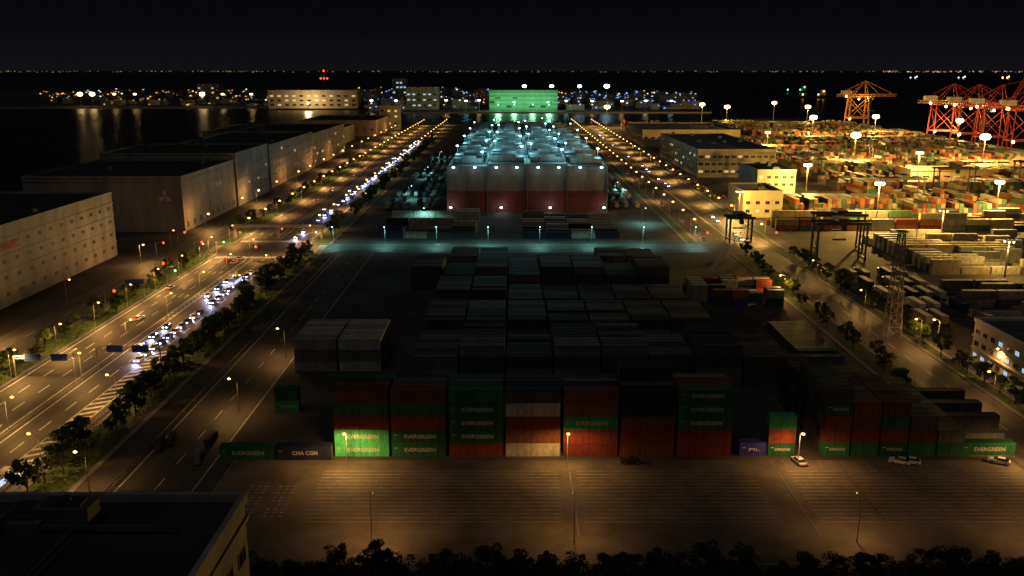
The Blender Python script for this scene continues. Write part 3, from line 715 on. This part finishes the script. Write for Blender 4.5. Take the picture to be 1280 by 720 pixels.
while y<1100:
    car(-112.3+U(-.3,.3),y,pi,on=1,group='cars on the avenue',beam=3500 if R()<.5 else 0)
    if R()<.25: car(-117.5+U(-.3,.3),y+4,pi,on=1,group='cars on the avenue')
    if R()<.25: car(-131+U(-.3,.3),y+3,0,on=1,group='cars on the avenue')
    y+=U(8,24)
for x,y in ((-126,402),(-131,399),(-126,393),(-131,300),(-137,345)): car(x,y,0,on=1,full=True,group='cars on the avenue')
y=450
while y<1300:
    if R()<.4: car(98+U(-1,1),y,0,on=int(R()<.5),group='cars on the eastern road')
    if R()<.5: car(106+U(-1,1),y+5,0,on=0,group='cars on the eastern road')
    if R()<.35: car(118+U(-1,1),y,pi,on=1,group='cars on the eastern road')
    y+=U(12,30)
for r in range(24):
    for c in range(4):
        if R()<.75: car(137+c*3.1,600+r*13,U(-.05,.05)+pi*(R()<.5),group='cars parked in the orange-lit lot')

# ---------------------------------------------------------------- signals, sign gantry, guard rail, footbridge
def signal(x,y,rz,em,label):
    m=MB(); m.cyl((0,0,0),(0,0,6),.1,n=8); m.cyl((0,0,5.6),(3.4,0,5.9),.06,n=6)
    hd=MB(); hd.box(2.6,4.0,-.12,.12,5.65,6.1); ln_=MB().ball((3.75,-.15,5.87),.5,0,8,5).mesh('lens',[em])
    off=MB().ball((0,0,0),.14,0).mesh('lens',[glass])
    thing('traffic_light',label,'traffic light',(x,y,0),rz,None,[('pole',m.mesh('pole',[steel])),('signal_head',hd.mesh('signal_head',[darksteel])),('lens',ln_),('lens',off,(2.9,-.13,5.87)),('lens',off,(3.3,-.13,5.87))],'traffic lights at the crossing')
for x,y in ((-140.6,414),(-102.4,414),(-140.6,440),(-102.4,440),(-151,414),(-122,402),(-122,450),(-168.5,440),(-150.8,318),(-140.8,352),(-101.8,352),(-168.5,412),(-151,366)):
    signal(x,y,0,e_red if R()<.8 else e_green,'traffic light on an arm beside the avenue')
for x,y in ((94.4,439),(112,439),(129,439)): signal(x,y,0,e_red,'traffic light on an arm at the eastern junction')
def gantry(x0,x1,y):
    m=MB()
    for x in(x0,x1): m.cyl((x,y,0),(x,y,6.8),.18,n=8)
    for z in(6.1,6.8): m.cyl((x0,y,z),(x1,y,z),.09,n=6)
    k=int((x1-x0)/1.2)
    for i in range(k): m.cyl((x0+i*1.2,y,6.1),(x0+(i+1)*1.2,y,6.8),.05,n=4)
    s=MB().box(-2.4,2.4,-.3,-.15,5.4,7.6,0).box(-2.2,2.2,-.32,-.3,5.6,7.4,1).mesh('sign_panel',[steel,signblue])
    thing('sign_gantry','steel gantry carrying road signs across the carriageway','sign gantry',(0,0,0),0,None,[('frame',m.mesh('frame',[steel]))]+[('sign_panel',s,(x0+(x1-x0)*a,y,0)) for a in(.3,.7)])
gantry(-140.6,-122,238); gantry(-121,-102.4,246); gantry(-148,-141,330)
dk_=MB().box(-145,-98,453,456,5.6,6.2).mesh('deck',[concrete]); pr_=MB().box(-145,-98,0,.15,6.2,7.4).mesh('parapet',[wallpale]); pl_=MB().box(-.5,.5,453.6,455.4,0,5.6).mesh('pier',[concrete])
thing('footbridge','pale concrete pedestrian bridge spanning the avenue at the crossing','footbridge',(0,0,0),0,None,[('deck',dk_),('parapet',pr_,(0,453,0)),('parapet',pr_,(0,455.85,0)),('pier',pl_,(-144,0,0)),('pier',pl_,(-121.7,0,0)),('pier',pl_,(-99,0,0))])
def rail(x,y0,y1):
    m=MB(); m.box(x-.05,x+.05,y0,y1,.55,.85); y=y0
    while y<y1: m.box(x-.06,x+.06,y,y+.12,0,.6); y+=4
    thing('guard_rail','low steel guard rail along the carriageway','guard rail',data=m.mesh('guard_rail',[steel]))
rail(-140.15,110,400); rail(-102.85,110,400); rail(-84,125,410)
fn=MB(); y=190
while y<415: fn.cyl((112.9,y,0),(112.9,y,2.2),.05,n=5); y+=3
for z in(.4,1.2,2.1): fn.cyl((112.9,190,z),(112.9,415,z),.03,n=4)
thing('fence','steel post and rail fence beside the yard road','fence',data=fn.mesh('fence',[steel]))

# ---------------------------------------------------------------- trees
def treeM(hh,cr,seed,nl=1500,mats=None):
    rr=random.Random(seed); t=MB(); t.cyl((0,0,0),(rr.uniform(-.2,.2),rr.uniform(-.2,.2),hh*.45),.2,.13,n=7)
    cl=[]
    for i in range(20):
        a=rr.uniform(0,2*pi); z=rr.uniform(.32,.95); rad=cr*math.sqrt(max(.05,1-((z-.6)/.42)**2))*rr.uniform(.3,1.0)
        c=(rad*math.cos(a),rad*math.sin(a),z*hh); cl.append((c,rr.uniform(.45,.9)*cr*.45,rr.random()))
        if i<9: t.cyl((0,0,hh*(.25+.02*i)),c,.08,.025,n=5)
    m=MB()
    for k in range(nl):
        c,r,d=cl[k%20]; v=Vector((rr.gauss(0,1),rr.gauss(0,1),rr.gauss(0,1))).normalized()*r*rr.uniform(.5,1.08)
        p=Vector(c)+Vector((v.x,v.y,v.z*.75)); a=Vector((rr.gauss(0,1),rr.gauss(0,1),rr.gauss(0,1))).normalized(); b2=a.orthogonal().normalized(); s=rr.uniform(.16,.34)
        m.poly([p-a*s,p-b2*s*.6,p+a*s,p+b2*s*.6],0 if d+rr.uniform(-.25,.25)>.5 else 1)
    return [('trunk',t.mesh('trunk',[bark])),('crown',m.mesh('crown',mats or [leafA,leafB]))]
TR=[treeM(7,2.6,i) for i in range(4)]+[treeM(6,3.2,9)]
TB=[treeM(8,4.4,20+i,2800,[leafD,leafD]) for i in range(4)]
def tree(x,y,s=1,big=False,g='trees along the avenue',lab='leafy broad-crowned tree growing on the verge'):
    thing('tree',lab,'tree',(x,y,0),U(0,6.28),None,random.choice(TB if big else TR),g,s*U(.8,1.2))
y=166
while y<412: tree(-97.5+U(-3,3),y,1.05); y+=U(3.8,7)
y=462
while y<1100: tree(-95+U(-3,2),y,1.2); y+=U(10,18)
y=200
while y<410: tree(-146+U(-3,3),y,.85); y+=U(5,10)
y=465
while y<900: tree(-147+U(-3,2),y,1); y+=U(14,24)
y=200
while y<412: tree(131.5+U(-1.5,1.5),y,1,g='trees beside the yard road'); y+=U(7,12)
y=230
while y<412: tree(108.5+U(-2,2),y,.9,g='trees beside the yard road'); y+=U(9,18)
for row,yy in enumerate((134,127)):
    x=-46
    while x<100: tree(x,yy+U(-2,2),.7 if row==0 else .8,True,'trees in front of the apron','dark broad-crowned tree in front of the apron'); x+=U(3.6,5.8)
hg=MB()
for k in range(9000):
    p=Vector((U(-60,120),U(122,139),0)); p.z=U(.1,2.4)*(.5+.5*math.sin(p.x*.7+p.y)); a=Vector((U(-1,1),U(-1,1),U(-1,1))).normalized(); b2=a.orthogonal(); s=U(.2,.45)
    hg.poly([p-a*s,p-b2*s*.6,p+a*s,p+b2*s*.6],int(R()<.6))
thing('shrubs','dense dark shrubs covering the ground between trees','shrubs',data=hg.mesh('shrubs',[leafD,leafD]),kind='stuff')
hg=MB()
for k in range(14000):
    x,(a0,b0)=random.choice([(-146,(170,412)),(-97,(160,414))]); p=Vector((x+U(-4,4),U(a0,b0),0)); p.z=U(.15,1.6)*(.45+.55*math.sin(p.x*1.3+p.y*.35))
    if p.z<.1: continue
    a=Vector((U(-1,1),U(-1,1),U(-1,1))).normalized(); b2=a.orthogonal(); s=U(.14,.3)
    hg.poly([p-a*s,p-b2*s*.6,p+a*s,p+b2*s*.6],int(R()<.5))
thing('hedge_bushes','low green bushes growing along the avenue verges','bushes',data=hg.mesh('hedge_bushes',[leafA,leafB]),kind='stuff')

# ---------------------------------------------------------------- far islands and shore
building('hangar','large pale building lit warm on the far island','building',-560,-355,2080,2180,40,wallcream,roofgrey,wins=[('s',(6,16,26),12,8,4,glass,e_winw,.3)])
building('tower_block','white tall block on the far island','building',-235,-165,2010,2060,48,wallwhite,roofgrey,wins=[('s',(8,20,32),6,6,3,glass,e_win,.5)])
building('warehouse','broad building washed with green light','building',-50,100,1985,2060,42,M('green_light_tinted_panel',(.1,.22,.13),.7),roofgrey,wins=[('s',(6,15,24,33),12,11,4,glass,e_greenwall,.85)],bands=(12,21,30,38))  # green light is tinted into the panel colour and glows in the panes
building('tower_block','slim dark tower on the far island','building',-330,-290,2500,2540,62,wallgrey,roofdark,wins=[('s',(10,24,38,50),4,6,4,glass,e_win,.4)])
building('tower_block','pale block near the shore lights','building',-860,-800,2480,2520,48,wallcream,roofdark,wins=[('s',(10,24,36),5,6,4,glass,e_winw,.4)])
building('tower_block','pale block beside the channel','building',-195,-165,1320,1340,34,wallcream,roofdark,wins=[('s',(8,18,26),3,4,3,glass,e_winw,.3)])
m=MB(); m.cyl((-8,0,0),(-1,0,84),1.6,.8,n=6); m.cyl((8,0,0),(1,0,84),1.6,.8,n=6)
for z in (20,40,60): m.cyl((-8+z/12,0,z),(8-z/12,0,z),.8,n=5)
rl=MB().ball((0,0,0),2.2).mesh('beacon',[e_red])
thing('radio_mast','slim mast with red aviation beacons on the far island','mast',(-462,2240,0),0,None,[('frame',m.mesh('frame',[darksteel])),('beacon',rl,(0,-2,84)),('beacon',rl,(0,-2,66)),('beacon',rl,(-8,-2,66)),('beacon',rl,(8,-2,66))])
for gx in (-30,5,45,80):
    o=thing('floodlight','green floodlight standing in front of the green building','floodlight',(gx,1950,0),0,MB().cyl((0,0,0),(0,0,12),.5).ball((0,0,13),1.4,1).mesh('floodlight',[steel,e_green])); obj('lamp_light',L('far_green',52000,(.3,1,.45),4),(0,0,18),parent=o)
o=thing('floodlight','warm floodlight standing before the pale hangar','floodlight',(-460,2040,0),0,MB().cyl((0,0,0),(0,0,12),.5).ball((0,0,13),2.5,1).mesh('floodlight',[steel,e_sodbig])); obj('lamp_light',L('far_warm',120000,(1,.68,.3),4),(0,0,20),parent=o)
dc=MB(); dm_=[wallgrey,e_shoreo,e_shorew,e_shoreb,e_green,e_red,e_cityo,e_cityd,e_cityw]
def town(px0,px1,n,d0,d1,mix,hmax=22,k=1):
    for i in range(n):
        d=U(d0,d1); x=(U(px0,px1)-640)/F*d; wd=U(12,45); h=U(4,hmax); dc.box(x-wd/2,x+wd/2,d,d+20,0,h)
        for j in range(random.randint(1,2)):
            s=U(.7,2.0)*k*d/2300; xx=x+U(-wd/2,wd/2); z=U(2,h+3); dc.box(xx-s,xx+s,d-2.5,d-1,z-s*.6,z+s*.6,random.choice(mix))
town(60,440,130,2170,3600,[1,1,6,6,6,2],16)
town(440,620,150,2000,3400,[2,2,3,1,3,6],24)
town(690,860,110,2000,3300,[3,2,3,2,1,3],18)
town(340,440,30,2170,2600,[2,2,1])
thing('far_island_town','low dark buildings with scattered coloured lights','town',data=dc.mesh('far_island_town',dm_),kind='stuff')
ds=MB()
for px0,px1,n in ((0,110,45),(110,640,90),(640,1090,75),(1090,1280,90),(270,330,15),(560,640,20)):
    for i in range(n):
        px=U(px0,px1); d=U(40500,44000); x=(px-640)/F*d; s=U(10,22)*(1.3 if px>1090 else 1); z=U(5,60); ds.box(x-s*1.3,x+s*1.3,d,d+20,0,z+s); ds.box(x-s*1.4,x+s*1.4,d-12,d-6,z-s*.6,z+s*.6,random.choice([6,6,7,7,7] if px<1090 else [6,6,8,7]))
thing('far_shore_city','thin line of orange city lights along the horizon','city',data=ds.mesh('far_shore_city',dm_),kind='stuff')
for px,py,c in ((990,112,e_green),(1140,97,e_shorew),(1200,97,e_shorew),(1255,97,e_sod),(1010,118,e_sod)):
    x,y=G(px,py,10); s=y/1500
    m=MB(); m.prism([(-60,-3),(-66,6),(70,7),(60,-3)],-10,10); dl=MB().ball((0,0,0),1.3*s).mesh('deck_lamp',[c])
    thing('ship','dark cargo ship with deck lights on the bay','ship',(x,y,0),HP,None,[('hull',m.mesh('hull',[darksteel])),('bridge',MB().box(-8,8,-55,-40,7,24).mesh('bridge',[cranewhite]))]+[('deck_lamp',dl,q) for q in((-10.5,-30,10),(-10.5,20,10),(-9,-47,20))],'ships on the bay')
for px in (113,128,155,180,262,287,372,322,405,436):
    x=(px-640)/F*2130*1.03; big=px in(113,128,262,372)
    mast(max(x,-1180) ,2190,30,e_sodbig if px!=405 else e_white,220000 if big else 0,AM,r=5.0 if big else 2.0,lab='warm floodlight mast on the far island')
for px in (470,500,560,585,600,705,735,770,800,830):
    x=(px-640)/F*2000; mast(x,1925+U(0,60),22,random.choice([e_white,e_blue,e_sodbig]),0,AM,r=1.5,lab='floodlight mast on the far island quay')
